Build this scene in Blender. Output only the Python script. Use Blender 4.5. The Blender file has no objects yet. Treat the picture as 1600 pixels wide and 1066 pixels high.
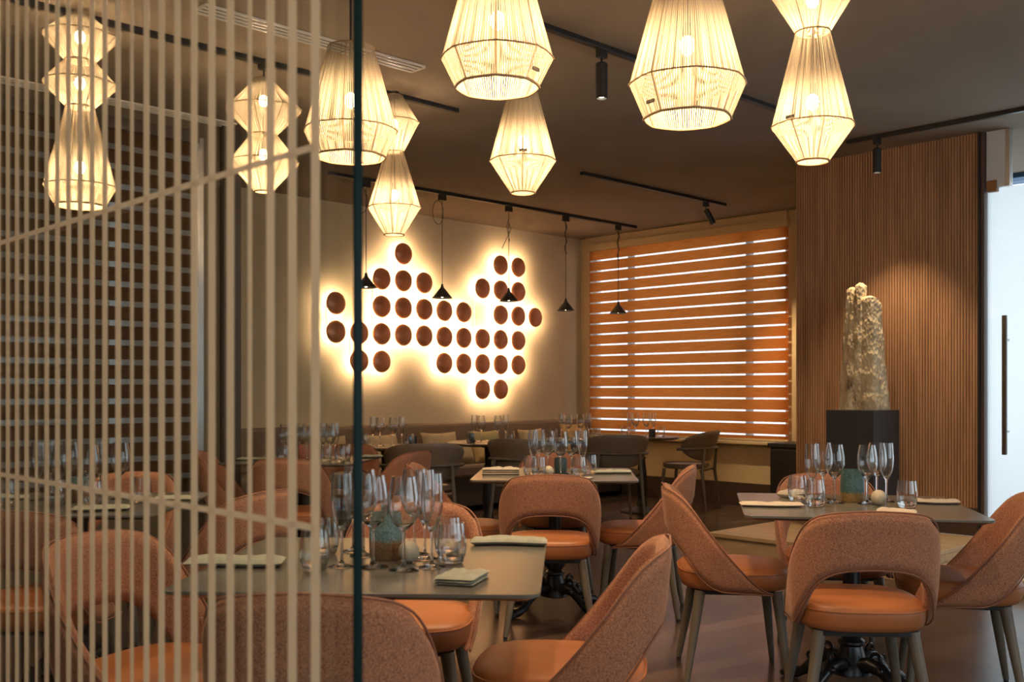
import bpy, bmesh, math, random
from mathutils import Vector, Matrix, noise
R = math.radians
C = bpy.context.scene.collection
SC = bpy.context.scene
random.seed(4)

# ------------------------------------------------------------------ camera
# room axes: +X runs along the art wall, +Y along the window wall
F = 1604.0; HZ = 612.0; EYE = 1.2
FW = (0.697, 0.717); RT = (0.717, -0.697)
HEAD = math.atan2(FW[1], FW[0]) - math.pi/2           # camera heading
cam = bpy.data.cameras.new('camera'); co = bpy.data.objects.new('camera', cam); C.objects.link(co)
co.location = (0, 0, EYE); co.rotation_euler = (math.pi/2, 0, HEAD)
cam.sensor_width = 36; cam.lens = F/1600*36; cam.shift_y = (HZ-533)/1600
cam.dof.use_dof = True; cam.dof.focus_distance = 4.8; cam.dof.aperture_fstop = 5.6
cam.clip_start = 0.05
SC.camera = co

# ------------------------------------------------------------------ world, exposure
w = bpy.data.worlds.new('world'); SC.world = w; w.use_nodes = True
wn = w.node_tree.nodes; wl = w.node_tree.links
bg = wn['Background']; bg.inputs[0].default_value = (0.80, 0.90, 1.0, 1); bg.inputs[1].default_value = 1.25
SC.view_settings.view_transform = 'Standard'; SC.view_settings.look = 'None'
SC.view_settings.exposure = 1.0; SC.view_settings.gamma = 1.0
SC.view_settings.use_curve_mapping = False
SC.cycles.max_bounces = 10; SC.cycles.transparent_max_bounces = 24
SC.cycles.transmission_bounces = 10
SC.cycles.sample_clamp_indirect = 4.0
SC.cycles.use_denoising = True
SC.cycles.caustics_reflective = False; SC.cycles.caustics_refractive = False

SHADE_W = 14.0       # bulb inside each woven shade
WARM = (1.0, 0.66, 0.36)
FILL_W = 31.0       # added fill spots in the ceiling, out of view

def pt(px, d, z=0.0):
    """room point seen in column px of the photograph at distance d along the view"""
    t = (px-800)/F
    return Vector((d*(FW[0]+RT[0]*t), d*(FW[1]+RT[1]*t), z))
def on_y(px, Y):
    t = (px-800)/F; d = Y/(FW[1]+RT[1]*t); return d*(FW[0]+RT[0]*t), d
def on_z(px, py, z):
    return pt(px, (z-EYE)*F/(HZ-py), z)
def cam_xy(x, d):
    return Vector((d*FW[0]+x*RT[0], d*FW[1]+x*RT[1], 0))

# ------------------------------------------------------------------ materials
def mat(name, col=(.5,.5,.5), rough=.5, metal=0., spec=.5, **kw):
    m = bpy.data.materials.new(name); m.use_nodes = True
    b = m.node_tree.nodes['Principled BSDF']
    b.inputs['Base Color'].default_value = (*col, 1); b.inputs['Roughness'].default_value = rough
    b.inputs['Metallic'].default_value = metal; b.inputs['Specular IOR Level'].default_value = spec
    for k, v in kw.items(): b.inputs[k.replace('_', ' ')].default_value = v
    return m
def N(m, t, **kw):
    n = m.node_tree.nodes.new(t)
    for k, v in kw.items(): setattr(n, k, v)
    return n
def L(m, a, b): m.node_tree.links.new(a, b)
def bsdf(m): return m.node_tree.nodes['Principled BSDF']
def coords(m, scale=(1,1,1), rot=(0,0,0), kind='Object'):
    tc = N(m, 'ShaderNodeTexCoord'); mp = N(m, 'ShaderNodeMapping')
    mp.inputs['Scale'].default_value = scale; mp.inputs['Rotation'].default_value = rot
    L(m, tc.outputs[kind], mp.inputs[0]); return mp.outputs[0]
def noisy(m, scale=20, lo=.85, hi=1.15, stretch=(1,1,1), detail=4, bump=0, bscale=None, bdist=.002):
    """vary the base colour with noise, and bump"""
    b = bsdf(m); col = b.inputs['Base Color'].default_value[:]
    v = coords(m, stretch); n = N(m, 'ShaderNodeTexNoise'); n.inputs['Scale'].default_value = scale; n.inputs['Detail'].default_value = detail
    L(m, v, n.inputs['Vector']); r = N(m, 'ShaderNodeMapRange')
    r.inputs['From Min'].default_value = .3; r.inputs['From Max'].default_value = .7
    r.inputs['To Min'].default_value = lo; r.inputs['To Max'].default_value = hi
    L(m, n.outputs['Fac'], r.inputs['Value'])
    h = N(m, 'ShaderNodeHueSaturation'); h.inputs['Color'].default_value = col
    L(m, r.outputs[0], h.inputs['Value']); L(m, h.outputs[0], b.inputs['Base Color'])
    if bump:
        n2 = N(m, 'ShaderNodeTexNoise'); n2.inputs['Scale'].default_value = bscale or scale; n2.inputs['Detail'].default_value = 3
        L(m, v, n2.inputs['Vector']); bp = N(m, 'ShaderNodeBump'); bp.inputs['Strength'].default_value = bump; bp.inputs['Distance'].default_value = bdist
        L(m, n2.outputs['Fac'], bp.inputs['Height']); L(m, bp.outputs[0], b.inputs['Normal'])
    return m

M = {}
M['wall'] = noisy(mat('warm_plaster', (.66,.54,.35), .75), 3, .93, 1.06, bump=.15, bscale=60)
M['cream'] = noisy(mat('cream_paint', (.62,.48,.27), .6), 4, .95, 1.05)
M['ceiling'] = noisy(mat('dark_ceiling_paint', (.28,.24,.20), .6), 2.2, .93, 1.07, bump=.06, bscale=5, bdist=.01)
bsdf(M['ceiling']).inputs['Specular IOR Level'].default_value = 0.0
M['skirting'] = noisy(mat('dark_skirting', (.055,.035,.025), .45), 8, .9, 1.1)
M['dark'] = mat('dark_brown_post', (.06,.045,.035), .5)
M['black'] = mat('matt_black', (.012,.012,.013), .45)
M['coneblack'] = mat('satin_black_shade', (.05,.045,.04), .4)
M['iron'] = noisy(mat('black_cast_iron', (.012,.012,.014), .28, spec=.6), 60, .8, 1.3, bump=.3, bscale=70, bdist=.003)
M['anthracite'] = mat('anthracite_plinth', (.035,.037,.042), .5)
M['cabinet'] = mat('black_cabinet', (.018,.014,.012), .5)
M['leg'] = noisy(mat('grey_brown_leg_wood', (.135,.115,.085), .38), 14, .8, 1.2, (1,1,.1))
M['leather'] = noisy(mat('cognac_leather', (.42,.15,.052), .40), 9, .92, 1.08, bump=.2, bscale=220, bdist=.0006)
M['greyleather'] = noisy(mat('taupe_leather', (.20,.15,.105), .42), 9, .92, 1.08)
M['banquette'] = noisy(mat('taupe_upholstery', (.20,.135,.09), .6), 12, .93, 1.07)
M['tabletop'] = noisy(mat('taupe_stone_tabletop', (.12,.115,.10), .24, spec=.6), 10, .96, 1.04)
M['napkin'] = noisy(mat('sage_linen', (.33,.34,.28), .85), 30, .9, 1.08, bump=.5, bscale=400, bdist=.0005)
M['napkin_cream'] = noisy(mat('cream_linen', (.50,.44,.36), .85), 30, .92, 1.06, bump=.5, bscale=400, bdist=.0005)
M['cushion'] = noisy(mat('beige_cushion', (.40,.31,.19), .85), 20, .88, 1.1, bump=.4, bscale=120)
M['gold'] = noisy(mat('gold_cushion', (.50,.33,.13), .8), 20, .85, 1.1)
M['olive'] = noisy(mat('olive_cushion', (.30,.26,.12), .85), 20, .85, 1.1)
M['piping'] = mat('rust_piping', (.27,.12,.075), .8)
M['stone_ball'] = noisy(mat('beige_candle_stone', (.50,.44,.33), .5), 40, .8, 1.1)
M['chrome'] = mat('brushed_steel', (.5,.48,.45), .35, 1.)
M['green'] = mat('dark_green_wax', (.03,.10,.03), .4)
M['white'] = mat('white_metal', (.68,.66,.62), .4)
M['bluepost'] = mat('white_aluminium', (.62,.64,.68), .35)
M['pinkvase'] = noisy(mat('pink_clay', (.45,.17,.12), .6), 20)
M['platform'] = noisy(mat('oak_platform', (.52,.36,.19), .42), 6, .85, 1.1, (4,.6,1))
M['cup'] = mat('dark_glaze', (.05,.06,.06), .2)

# tweed of the chair shells
m = mat('rust_tweed', (.41,.19,.115), .9, spec=.2); M['tweed'] = m
b = bsdf(m); b.inputs['Sheen Weight'].default_value = .35; b.inputs['Sheen Roughness'].default_value = .4; b.inputs['Sheen Tint'].default_value = (1,.68,.5,1)
v = coords(m); n = N(m, 'ShaderNodeTexNoise'); n.inputs['Scale'].default_value = 260; n.inputs['Detail'].default_value = 2; L(m, v, n.inputs['Vector'])
r = N(m, 'ShaderNodeValToRGB'); r.color_ramp.elements[0].position = .35; r.color_ramp.elements[0].color = (.24,.105,.065,1)
r.color_ramp.elements[1].position = .65; r.color_ramp.elements[1].color = (.50,.245,.15,1)
L(m, n.outputs['Fac'], r.inputs[0]); L(m, r.outputs[0], b.inputs['Base Color'])
bp = N(m, 'ShaderNodeBump'); bp.inputs['Strength'].default_value = .4; bp.inputs['Distance'].default_value = .001
L(m, n.outputs['Fac'], bp.inputs['Height']); L(m, bp.outputs[0], b.inputs['Normal'])

# floor planks
m = mat('dark_plank_floor', (.05,.03,.02), .33, spec=.5); M['floor'] = m; b = bsdf(m)
v = coords(m, (1,1,1), (0,0,R(9.3)))
br = N(m, 'ShaderNodeTexBrick'); br.offset = .37; br.inputs['Color1'].default_value = (.12,.075,.052,1); br.inputs['Color2'].default_value = (.048,.030,.024,1)
br.inputs['Mortar'].default_value = (.085,.065,.055,1); br.inputs['Scale'].default_value = 1; br.inputs['Brick Width'].default_value = 1.3
br.inputs['Row Height'].default_value = .13; br.inputs['Mortar Size'].default_value = .0028; L(m, v, br.inputs['Vector'])
n = N(m, 'ShaderNodeTexNoise'); v2 = coords(m, (3,26,1), (0,0,R(9.3))); n.inputs['Scale'].default_value = 2; n.inputs['Detail'].default_value = 5; L(m, v2, n.inputs['Vector'])
mx = N(m, 'ShaderNodeMix', data_type='RGBA', blend_type='MULTIPLY'); mx.inputs[0].default_value = .6
r = N(m, 'ShaderNodeMapRange'); r.inputs['To Min'].default_value = .75; r.inputs['To Max'].default_value = 1.25; L(m, n.outputs['Fac'], r.inputs[0])
L(m, br.outputs['Color'], mx.inputs[6]); L(m, r.outputs[0], mx.inputs[7]); L(m, mx.outputs[2], b.inputs['Base Color'])
r2 = N(m, 'ShaderNodeMapRange'); r2.inputs['To Min'].default_value = .20; r2.inputs['To Max'].default_value = .29; L(m, n.outputs['Fac'], r2.inputs[0]); L(m, r2.outputs[0], b.inputs['Roughness'])
bp = N(m, 'ShaderNodeBump'); bp.inputs['Strength'].default_value = .9; bp.inputs['Distance'].default_value = .003; bp.invert = True
L(m, br.outputs['Fac'], bp.inputs['Height']); L(m, bp.outputs[0], b.inputs['Normal'])

# ribbed wall wood
m = mat('ribbed_oak_veneer', (.30,.145,.065), .5); M['ribwood'] = m; b = bsdf(m)
v = coords(m, (1,7,.5)); n = N(m, 'ShaderNodeTexNoise'); n.inputs['Scale'].default_value = 3; n.inputs['Detail'].default_value = 6; L(m, v, n.inputs['Vector'])
r = N(m, 'ShaderNodeValToRGB'); r.color_ramp.elements[0].position = .3; r.color_ramp.elements[0].color = (.34,.175,.09,1)
r.color_ramp.elements[1].position = .7; r.color_ramp.elements[1].color = (.52,.29,.16,1)
L(m, n.outputs['Fac'], r.inputs[0]); L(m, r.outputs[0], b.inputs['Base Color'])
M['ribback'] = mat('ribbed_wall_groove', (.02,.012,.008), .8)

# blind fabric: lets part of the daylight through
def blind_mat(name, c1, c2, tr):
    m = bpy.data.materials.new(name); m.use_nodes = True; nt = m.node_tree; nt.nodes.remove(bsdf(m)); out = nt.nodes['Material Output']
    v = coords(m, (1,.6,40)); n = N(m, 'ShaderNodeTexNoise'); n.inputs['Scale'].default_value = 9; n.inputs['Detail'].default_value = 4; L(m, v, n.inputs['Vector'])
    r = N(m, 'ShaderNodeValToRGB'); r.color_ramp.elements[0].position = .35; r.color_ramp.elements[0].color = (*c1,1)
    r.color_ramp.elements[1].position = .65; r.color_ramp.elements[1].color = (*c2,1); L(m, n.outputs['Fac'], r.inputs[0])
    d = N(m, 'ShaderNodeBsdfDiffuse'); t = N(m, 'ShaderNodeBsdfTranslucent'); mx = N(m, 'ShaderNodeMixShader'); mx.inputs[0].default_value = tr
    L(m, r.outputs[0], d.inputs[0]); L(m, r.outputs[0], t.inputs[0]); L(m, d.outputs[0], mx.inputs[1]); L(m, t.outputs[0], mx.inputs[2]); L(m, mx.outputs[0], out.inputs[0])
    return m
M['blind'] = blind_mat('ochre_blind_fabric', (.36,.095,.016), (.52,.15,.03), .40)
M['blind_brown'] = blind_mat('brown_blind_fabric', (.035,.02,.01), (.10,.055,.028), .06)
M['sheer'] = None
def thin(name, base, transp, col=(.9,.9,.9), trf=.5, pwr=5):
    m = bpy.data.materials.new(name); m.use_nodes = True; nt = m.node_tree; nt.nodes.remove(bsdf(m)); out = nt.nodes['Material Output']
    t = N(m, 'ShaderNodeBsdfTransparent'); t.inputs[0].default_value = (*transp,1)
    if base == 'glass':
        g = N(m, 'ShaderNodeBsdfGlossy'); g.inputs['Roughness'].default_value = .01
        lw = N(m, 'ShaderNodeLayerWeight'); lw.inputs[0].default_value = .5
        pw = N(m, 'ShaderNodeMath', operation='POWER'); L(m, lw.outputs['Facing'], pw.inputs[0]); pw.inputs[1].default_value = pwr
        ma = N(m, 'ShaderNodeMath', operation='MULTIPLY_ADD'); L(m, pw.outputs[0], ma.inputs[0]); ma.inputs[1].default_value = .9; ma.inputs[2].default_value = .035
        mx = N(m, 'ShaderNodeMixShader'); L(m, ma.outputs[0], mx.inputs[0]); L(m, t.outputs[0], mx.inputs[1]); L(m, g.outputs[0], mx.inputs[2])
    else:
        d = N(m, 'ShaderNodeBsdfDiffuse'); d.inputs[0].default_value = (*col,1); tl = N(m, 'ShaderNodeBsdfTranslucent'); tl.inputs[0].default_value = (*col,1)
        a = N(m, 'ShaderNodeMixShader'); a.inputs[0].default_value = trf; L(m, d.outputs[0], a.inputs[1]); L(m, tl.outputs[0], a.inputs[2])
        mx = N(m, 'ShaderNodeMixShader'); mx.inputs[0].default_value = base; L(m, t.outputs[0], mx.inputs[1]); L(m, a.outputs[0], mx.inputs[2])
    L(m, mx.outputs[0], out.inputs[0]); return m
M['pane'] = thin('clear_pane', 'glass', (.96,.98,.97))
M['sheer'] = thin('sheer_voile', .35, (1,1,1), (.75,.78,.8))
M['film'] = thin('frosted_stripe_film', .93, (1,1,1), (.95,.84,.66))
M['frost'] = thin('frosted_door_glass', 1.0, (1,1,1), (.96,.98,1.0), .88)
M['glassedge'] = mat('green_glass_edge', (.004,.020,.020), .35, spec=.12)
M['glass'] = thin('crystal_bowl', 'glass', (.985,.99,.99), pwr=1.4)
M['stem'] = mat('crystal_stem', (1,1,1), .0, Transmission_Weight=1.0, IOR=1.45)

# glaze of the pots
def glaze(name, top, low, zc):
    m = mat(name, top, .35); b = bsdf(m)
    v = coords(m); sx = N(m, 'ShaderNodeSeparateXYZ'); L(m, v, sx.inputs[0])
    n = N(m, 'ShaderNodeTexNoise'); n.inputs['Scale'].default_value = 60; L(m, v, n.inputs['Vector'])
    a = N(m, 'ShaderNodeMath', operation='MULTIPLY_ADD'); L(m, n.outputs['Fac'], a.inputs[0]); a.inputs[1].default_value = .02; L(m, sx.outputs['Z'], a.inputs[2])
    r = N(m, 'ShaderNodeMapRange'); r.inputs['From Min'].default_value = zc; r.inputs['From Max'].default_value = zc+.012; L(m, a.outputs[0], r.inputs[0])
    vo = N(m, 'ShaderNodeTexVoronoi'); vo.inputs['Scale'].default_value = 140; L(m, v, vo.inputs['Vector'])
    h = N(m, 'ShaderNodeMapRange'); h.inputs['To Min'].default_value = 1.3; h.inputs['To Max'].default_value = .6; L(m, vo.outputs['Distance'], h.inputs[0])
    mx = N(m, 'ShaderNodeMix', data_type='RGBA'); L(m, r.outputs[0], mx.inputs[0]); mx.inputs[6].default_value = (*low,1); mx.inputs[7].default_value = (*top,1)
    hs = N(m, 'ShaderNodeHueSaturation'); L(m, mx.outputs[2], hs.inputs['Color']); L(m, h.outputs[0], hs.inputs['Value']); L(m, hs.outputs[0], b.inputs['Base Color'])
    bp = N(m, 'ShaderNodeBump'); bp.inputs['Strength'].default_value = .5; bp.inputs['Distance'].default_value = .002; L(m, vo.outputs['Distance'], bp.inputs['Height']); L(m, bp.outputs[0], b.inputs['Normal'])
    return m
M['glaze'] = glaze('teal_speckled_glaze', (.17,.27,.25), (.27,.15,.07), .055)
M['glaze2'] = glaze('teal_gold_glaze', (.08,.17,.16), (.42,.26,.09), .040)
M['glaze3'] = glaze('dark_teal_glaze', (.05,.09,.10), (.06,.09,.1), .02)

# hammered copper of the wall discs
m = mat('hammered_copper', (.70,.28,.13), .28, .25); M['copper'] = m
noisy(m, 14, .9, 1.1, bump=.25, bscale=40, bdist=.002)

# woven string shade: strings with gaps, light comes through
def shade_mat():
    m = bpy.data.materials.new('strung_cord_shade'); m.use_nodes = True; nt = m.node_tree; nt.nodes.remove(bsdf(m)); out = nt.nodes['Material Output']
    tc = N(m, 'ShaderNodeTexCoord'); sx = N(m, 'ShaderNodeSeparateXYZ'); L(m, tc.outputs['UV'], sx.inputs[0])
    cmb = N(m, 'ShaderNodeCombineXYZ'); L(m, sx.outputs[0], cmb.inputs[0])
    n = N(m, 'ShaderNodeTexNoise'); n.inputs['Scale'].default_value = 45; n.inputs['Detail'].default_value = 2; L(m, cmb.outputs[0], n.inputs['Vector'])
    # wave over the angle
    a = N(m, 'ShaderNodeMath', operation='MULTIPLY'); L(m, sx.outputs[0], a.inputs[0]); a.inputs[1].default_value = 130*2*math.pi
    s = N(m, 'ShaderNodeMath', operation='SINE'); L(m, a.outputs[0], s.inputs[0])
    # the gap is wider where strings bunch up
    th = N(m, 'ShaderNodeMapRange'); th.inputs['From Min'].default_value = .35; th.inputs['From Max'].default_value = .65
    th.inputs['To Min'].default_value = .25; th.inputs['To Max'].default_value = .97; L(m, n.outputs['Fac'], th.inputs[0])
    g = N(m, 'ShaderNodeMath', operation='GREATER_THAN'); L(m, s.outputs[0], g.inputs[0]); L(m, th.outputs[0], g.inputs[1])
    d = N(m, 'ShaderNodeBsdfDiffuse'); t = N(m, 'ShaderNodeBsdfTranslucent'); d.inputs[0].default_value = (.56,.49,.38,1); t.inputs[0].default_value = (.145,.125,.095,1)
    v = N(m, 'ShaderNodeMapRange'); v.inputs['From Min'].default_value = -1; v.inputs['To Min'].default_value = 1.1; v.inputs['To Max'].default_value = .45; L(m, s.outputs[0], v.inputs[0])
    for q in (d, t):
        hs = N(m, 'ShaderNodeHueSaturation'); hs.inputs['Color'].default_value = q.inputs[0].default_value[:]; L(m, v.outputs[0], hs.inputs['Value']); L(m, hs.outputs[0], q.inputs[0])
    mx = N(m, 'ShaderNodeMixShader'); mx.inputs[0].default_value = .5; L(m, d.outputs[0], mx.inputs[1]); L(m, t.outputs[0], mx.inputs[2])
    tr = N(m, 'ShaderNodeBsdfTransparent'); fx = N(m, 'ShaderNodeMixShader')
    L(m, g.outputs[0], fx.inputs[0]); L(m, mx.outputs[0], fx.inputs[1]); L(m, tr.outputs[0], fx.inputs[2]); L(m, fx.outputs[0], out.inputs[0])
    return m
M['shade'] = shade_mat()
M['cord'] = mat('shade_frame_cord', (.30,.20,.11), .7)
def emis(name, col, s):
    m = bpy.data.materials.new(name); m.use_nodes = True; b = bsdf(m); b.inputs['Base Color'].default_value = (*col,1)
    b.inputs['Emission Color'].default_value = (*col,1); b.inputs['Emission Strength'].default_value = s; return m
M['bulb'] = emis('glowing_bulb', (1,.78,.48), 14)
M['lamp'] = emis('glowing_lamp_face', (1,.85,.62), 14)
M['led'] = emis('led_ring', (1,.72,.40), 6)

# stone sculpture
m = mat('weathered_stone', (.42,.33,.2), .9); M['stone'] = m; b = bsdf(m)
v = coords(m, (1,1,.6)); n = N(m, 'ShaderNodeTexNoise'); n.inputs['Scale'].default_value = 9; n.inputs['Detail'].default_value = 8; n.inputs['Roughness'].default_value = .7; L(m, v, n.inputs['Vector'])
r = N(m, 'ShaderNodeValToRGB'); r.color_ramp.elements[0].position = .33; r.color_ramp.elements[0].color = (.15,.095,.05,1)
r.color_ramp.elements[1].position = .60; r.color_ramp.elements[1].color = (.74,.62,.42,1); e = r.color_ramp.elements.new(.44); e.color = (.58,.46,.29,1)
L(m, n.outputs['Fac'], r.inputs[0]); L(m, r.outputs[0], b.inputs['Base Color'])
vo = N(m, 'ShaderNodeTexVoronoi'); vo.inputs['Scale'].default_value = 45; L(m, v, vo.inputs['Vector'])
bp = N(m, 'ShaderNodeBump'); bp.inputs['Strength'].default_value = .9; bp.inputs['Distance'].default_value = .012; L(m, vo.outputs['Distance'], bp.inputs['Height']); L(m, bp.outputs[0], b.inputs['Normal'])

# ------------------------------------------------------------------ mesh helpers
class G:
    def __init__(s): s.v = []; s.f = []; s.uv = {}
    def add(s, vs, fs, tf=None):
        o = len(s.v)
        s.v += [tuple(tf @ Vector(p)) if tf else tuple(p) for p in vs]
        s.f += [[i+o for i in f] for f in fs]; return s
    def box(s, x0, y0, z0, x1, y1, z1, tf=None):
        vs = [(x,y,z) for z in (z0,z1) for y in (y0,y1) for x in (x0,x1)]
        return s.add(vs, [(0,2,3,1),(4,5,7,6),(0,1,5,4),(2,6,7,3),(0,4,6,2),(1,3,7,5)], tf)
    def lathe(s, prof, n=32, tf=None, closed=False, cap=False):
        vs = []; fs = []; k = len(prof)
        for i in range(n):
            a = 2*math.pi*i/n
            for r_, z in prof: vs.append((r_*math.cos(a), r_*math.sin(a), z))
        m_ = k if closed else k-1
        for i in range(n):
            for j in range(m_):
                a, b_ = i*k+j, i*k+(j+1)%k; c, d = ((i+1)%n)*k+(j+1)%k, ((i+1)%n)*k+j
                fs.append((a, d, c, b_))
        if cap:
            fs.append([i*k for i in range(n)][::-1]); fs.append([i*k+k-1 for i in range(n)])
        return s.add(vs, fs, tf)
    def tube(s, path, rad, n=8, tf=None, cyc=False):
        P = [Vector(p) for p in path]; k = len(P); rs = rad if isinstance(rad, (list, tuple)) else [rad]*k
        vs = []; prev = None
        for i, p in enumerate(P):
            if cyc: t = (P[(i+1)%k]-P[i-1])
            else: t = P[min(i+1,k-1)]-P[max(i-1,0)]
            t.normalize()
            if prev is None:
                u = t.orthogonal().normalized()
            else:
                u = prev-t*prev.dot(t)
                u = u.normalized() if u.length > 1e-6 else t.orthogonal().normalized()
            prev = u; w_ = t.cross(u)
            for j in range(n):
                a = 2*math.pi*j/n; vs.append(p+(u*math.cos(a)+w_*math.sin(a))*rs[i])
        fs = []
        for i in range(k if cyc else k-1):
            for j in range(n):
                a = i*n+j; b_ = i*n+(j+1)%n; c = ((i+1)%k)*n+(j+1)%n; d = ((i+1)%k)*n+j
                fs.append((a,b_,c,d))
        if not cyc: fs.append(list(range(n))[::-1]); fs.append([(k-1)*n+j for j in range(n)])
        return s.add(vs, fs, tf)
    def ball(s, c, r, n=14, sc=(1,1,1), tf=None):
        prof = [(max(1e-4, r*math.sin(math.pi*i/n)), -r*math.cos(math.pi*i/n)) for i in range(n+1)]
        T = Matrix.Translation(c) @ Matrix.Diagonal((*sc,1))
        return s.lathe(prof, n*2, (tf @ T) if tf else T)
    def rprism(s, hx, hy, z0, z1, rad, n=6, tf=None, ins=0.0):
        """rounded rectangle slab; ins narrows the underside"""
        def ring(hx, hy, rad, z):
            o = []
            for cx, cy, a0 in ((hx-rad,hy-rad,0),(-hx+rad,hy-rad,90),(-hx+rad,-hy+rad,180),(hx-rad,-hy+rad,270)):
                for i in range(n+1):
                    a = R(a0+90*i/n); o.append((cx+rad*math.cos(a), cy+rad*math.sin(a), z))
            return o
        rings = [ring(hx-ins, hy-ins, rad, z0), ring(hx, hy, rad, z0+(z1-z0)*.55), ring(hx, hy, rad, z1-.001), ring(hx-.001, hy-.001, rad, z1)] if ins else [ring(hx,hy,rad,z0), ring(hx,hy,rad,z1)]
        k = len(rings[0]); vs = [p for q in rings for p in q]; fs = []
        for i in range(len(rings)-1):
            for j in range(k): fs.append((i*k+j, i*k+(j+1)%k, (i+1)*k+(j+1)%k, (i+1)*k+j))
        fs.append(list(range(k))[::-1]); fs.append([(len(rings)-1)*k+j for j in range(k)])
        return s.add(vs, fs, tf)
    def build(s, name, m, parent=None, loc=None, rot=None, smooth=None, bevel=0, sub=0, solid=0, uvs=None):
        me = bpy.data.meshes.new(name); me.from_pydata(s.v, [], s.f); me.update()
        bm = bmesh.new(); bm.from_mesh(me); bmesh.ops.recalc_face_normals(bm, faces=bm.faces); bm.to_mesh(me); bm.free()
        if m: me.materials.append(m)
        if uvs:
            ul = me.uv_layers.new(name='UVMap')
            for l in me.loops: ul.data[l.index].uv = uvs[l.vertex_index]
        if smooth is not None:
            me.shade_smooth(); me.set_sharp_from_angle(angle=R(smooth))
        o = bpy.data.objects.new(name, me); C.objects.link(o)
        if parent: o.parent = parent
        if loc is not None: o.location = loc
        if rot is not None: o.rotation_euler = (0,0,rot)
        if solid:
            q = o.modifiers.new('solid', 'SOLIDIFY'); q.thickness = solid; q.offset = 0; q.use_even_offset = False
        if bevel:
            q = o.modifiers.new('bevel', 'BEVEL'); q.width = bevel; q.segments = 2; q.limit_method = 'ANGLE'
        if sub:
            q = o.modifiers.new('sub', 'SUBSURF'); q.levels = sub; q.render_levels = sub
        return o

def tag(o, label, cat=None, group=None, kind=None):
    if label: o['label'] = label
    if cat: o['category'] = cat
    if group: o['group'] = group
    if kind: o['kind'] = kind
    return o
def empty(name, loc=(0,0,0), rz=0.):
    o = bpy.data.objects.new(name, None); C.objects.link(o); o.location = loc; o.rotation_euler = (0,0,rz); o.empty_display_size = .1; return o
def struct(o): o['kind'] = 'structure'; return o
def dup(root, loc, rz=None):
    def cp(o, par):
        c = o.copy(); C.objects.link(c)
        if par: c.parent = par
        for ch in list(o.children): cp(ch, c)
        return c
    r_ = cp(root, None); r_.location = loc
    if rz is not None: r_.rotation_euler = (0,0,rz)
    return r_
def light(name, kind, parent, loc, power, col, **kw):
    l = bpy.data.lights.new(name, kind); l.energy = power; l.color = col
    for k, v in kw.items(): setattr(l, k, v)
    o = bpy.data.objects.new(name, l); C.objects.link(o); o.parent = parent; o.location = loc; return o
ORD = ['first','second','third','fourth','fifth','sixth','seventh','eighth','ninth','tenth','eleventh','twelfth']

# ------------------------------------------------------------------ room shell
CE = 3.04; AW = 8.34; WW = 9.28; LW = 6.50; WU = 7.46; WV0, WV1 = 2.92, 4.37
def slab(name, m, *b, bevel=0, parent=None):
    o = G().box(*b).build(name, m, parent, bevel=bevel)
    return o if parent else struct(o)
slab('floor', M['floor'], -3.2, -4.2, -.1, WW+.2, AW+.2, 0)
slab('ceiling', M['ceiling'], -3.2, -4.2, CE, WW+.2, AW+.2, CE+.1)
slab('wall_art', M['wall'], 3.63, AW, 0, WW+.2, AW+.15, CE)
slab('baseboard_art', M['skirting'], 3.63, AW-.02, 0, WW, AW, .24)
# window wall: below, above, beside the window
WY0, WY1, WZ0, WZ1 = 5.52, 8.16, .68, 2.93
g = G(); g.box(WW,4.3,0, WW+.15,AW,WZ0); g.box(WW,4.3,WZ1, WW+.15,AW,CE); g.box(WW,4.3,WZ0, WW+.15,WY0,WZ1); g.box(WW,WY1,WZ0, WW+.15,AW,WZ1)
struct(g.build('wall_window', M['cream']))
slab('baseboard_window', M['skirting'], WW-.03, 4.37, 0, WW, AW, .24)
slab('wall_return', M['cream'], WU+.1, WV1, 0, WW+.15, WV1+.0+.0-.12, CE)
# left wall with its blind-covered window
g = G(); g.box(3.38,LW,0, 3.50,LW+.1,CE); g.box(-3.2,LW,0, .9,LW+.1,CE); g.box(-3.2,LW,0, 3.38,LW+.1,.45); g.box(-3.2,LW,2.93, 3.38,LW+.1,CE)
struct(g.build('wall_left', mat('dark_brown_paint', (.13,.10,.065), .6)))  # one even dark brown
slab('trim_1', M['dark'], 3.50, LW-.06, 0, 3.63, AW, CE)
g = G(); g.box(-3.3,-4.2,0, -3.2,-2.6,CE); g.box(-3.3,.6,0, -3.2,LW+.1,CE); g.box(-3.3,-2.6,0, -3.2,.6,.6); g.box(-3.3,-2.6,2.6, -3.2,.6,CE)
struct(g.build('wall_rear', M['wall']))
wr = struct(empty('unseen_window_5', (-3.25,0,0)))  # unseen window behind the camera, added to bring in daylight
G().box(-.005,-2.6,.6, .005,.6,2.6).build('window_pane', M['pane'], wr)
g = G(); 
for yy in (-2.6,-1.03,.54): g.box(-.04,yy,.6, .04,yy+.06,2.6)
g.build('window_frame', M['dark'], wr)
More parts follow.
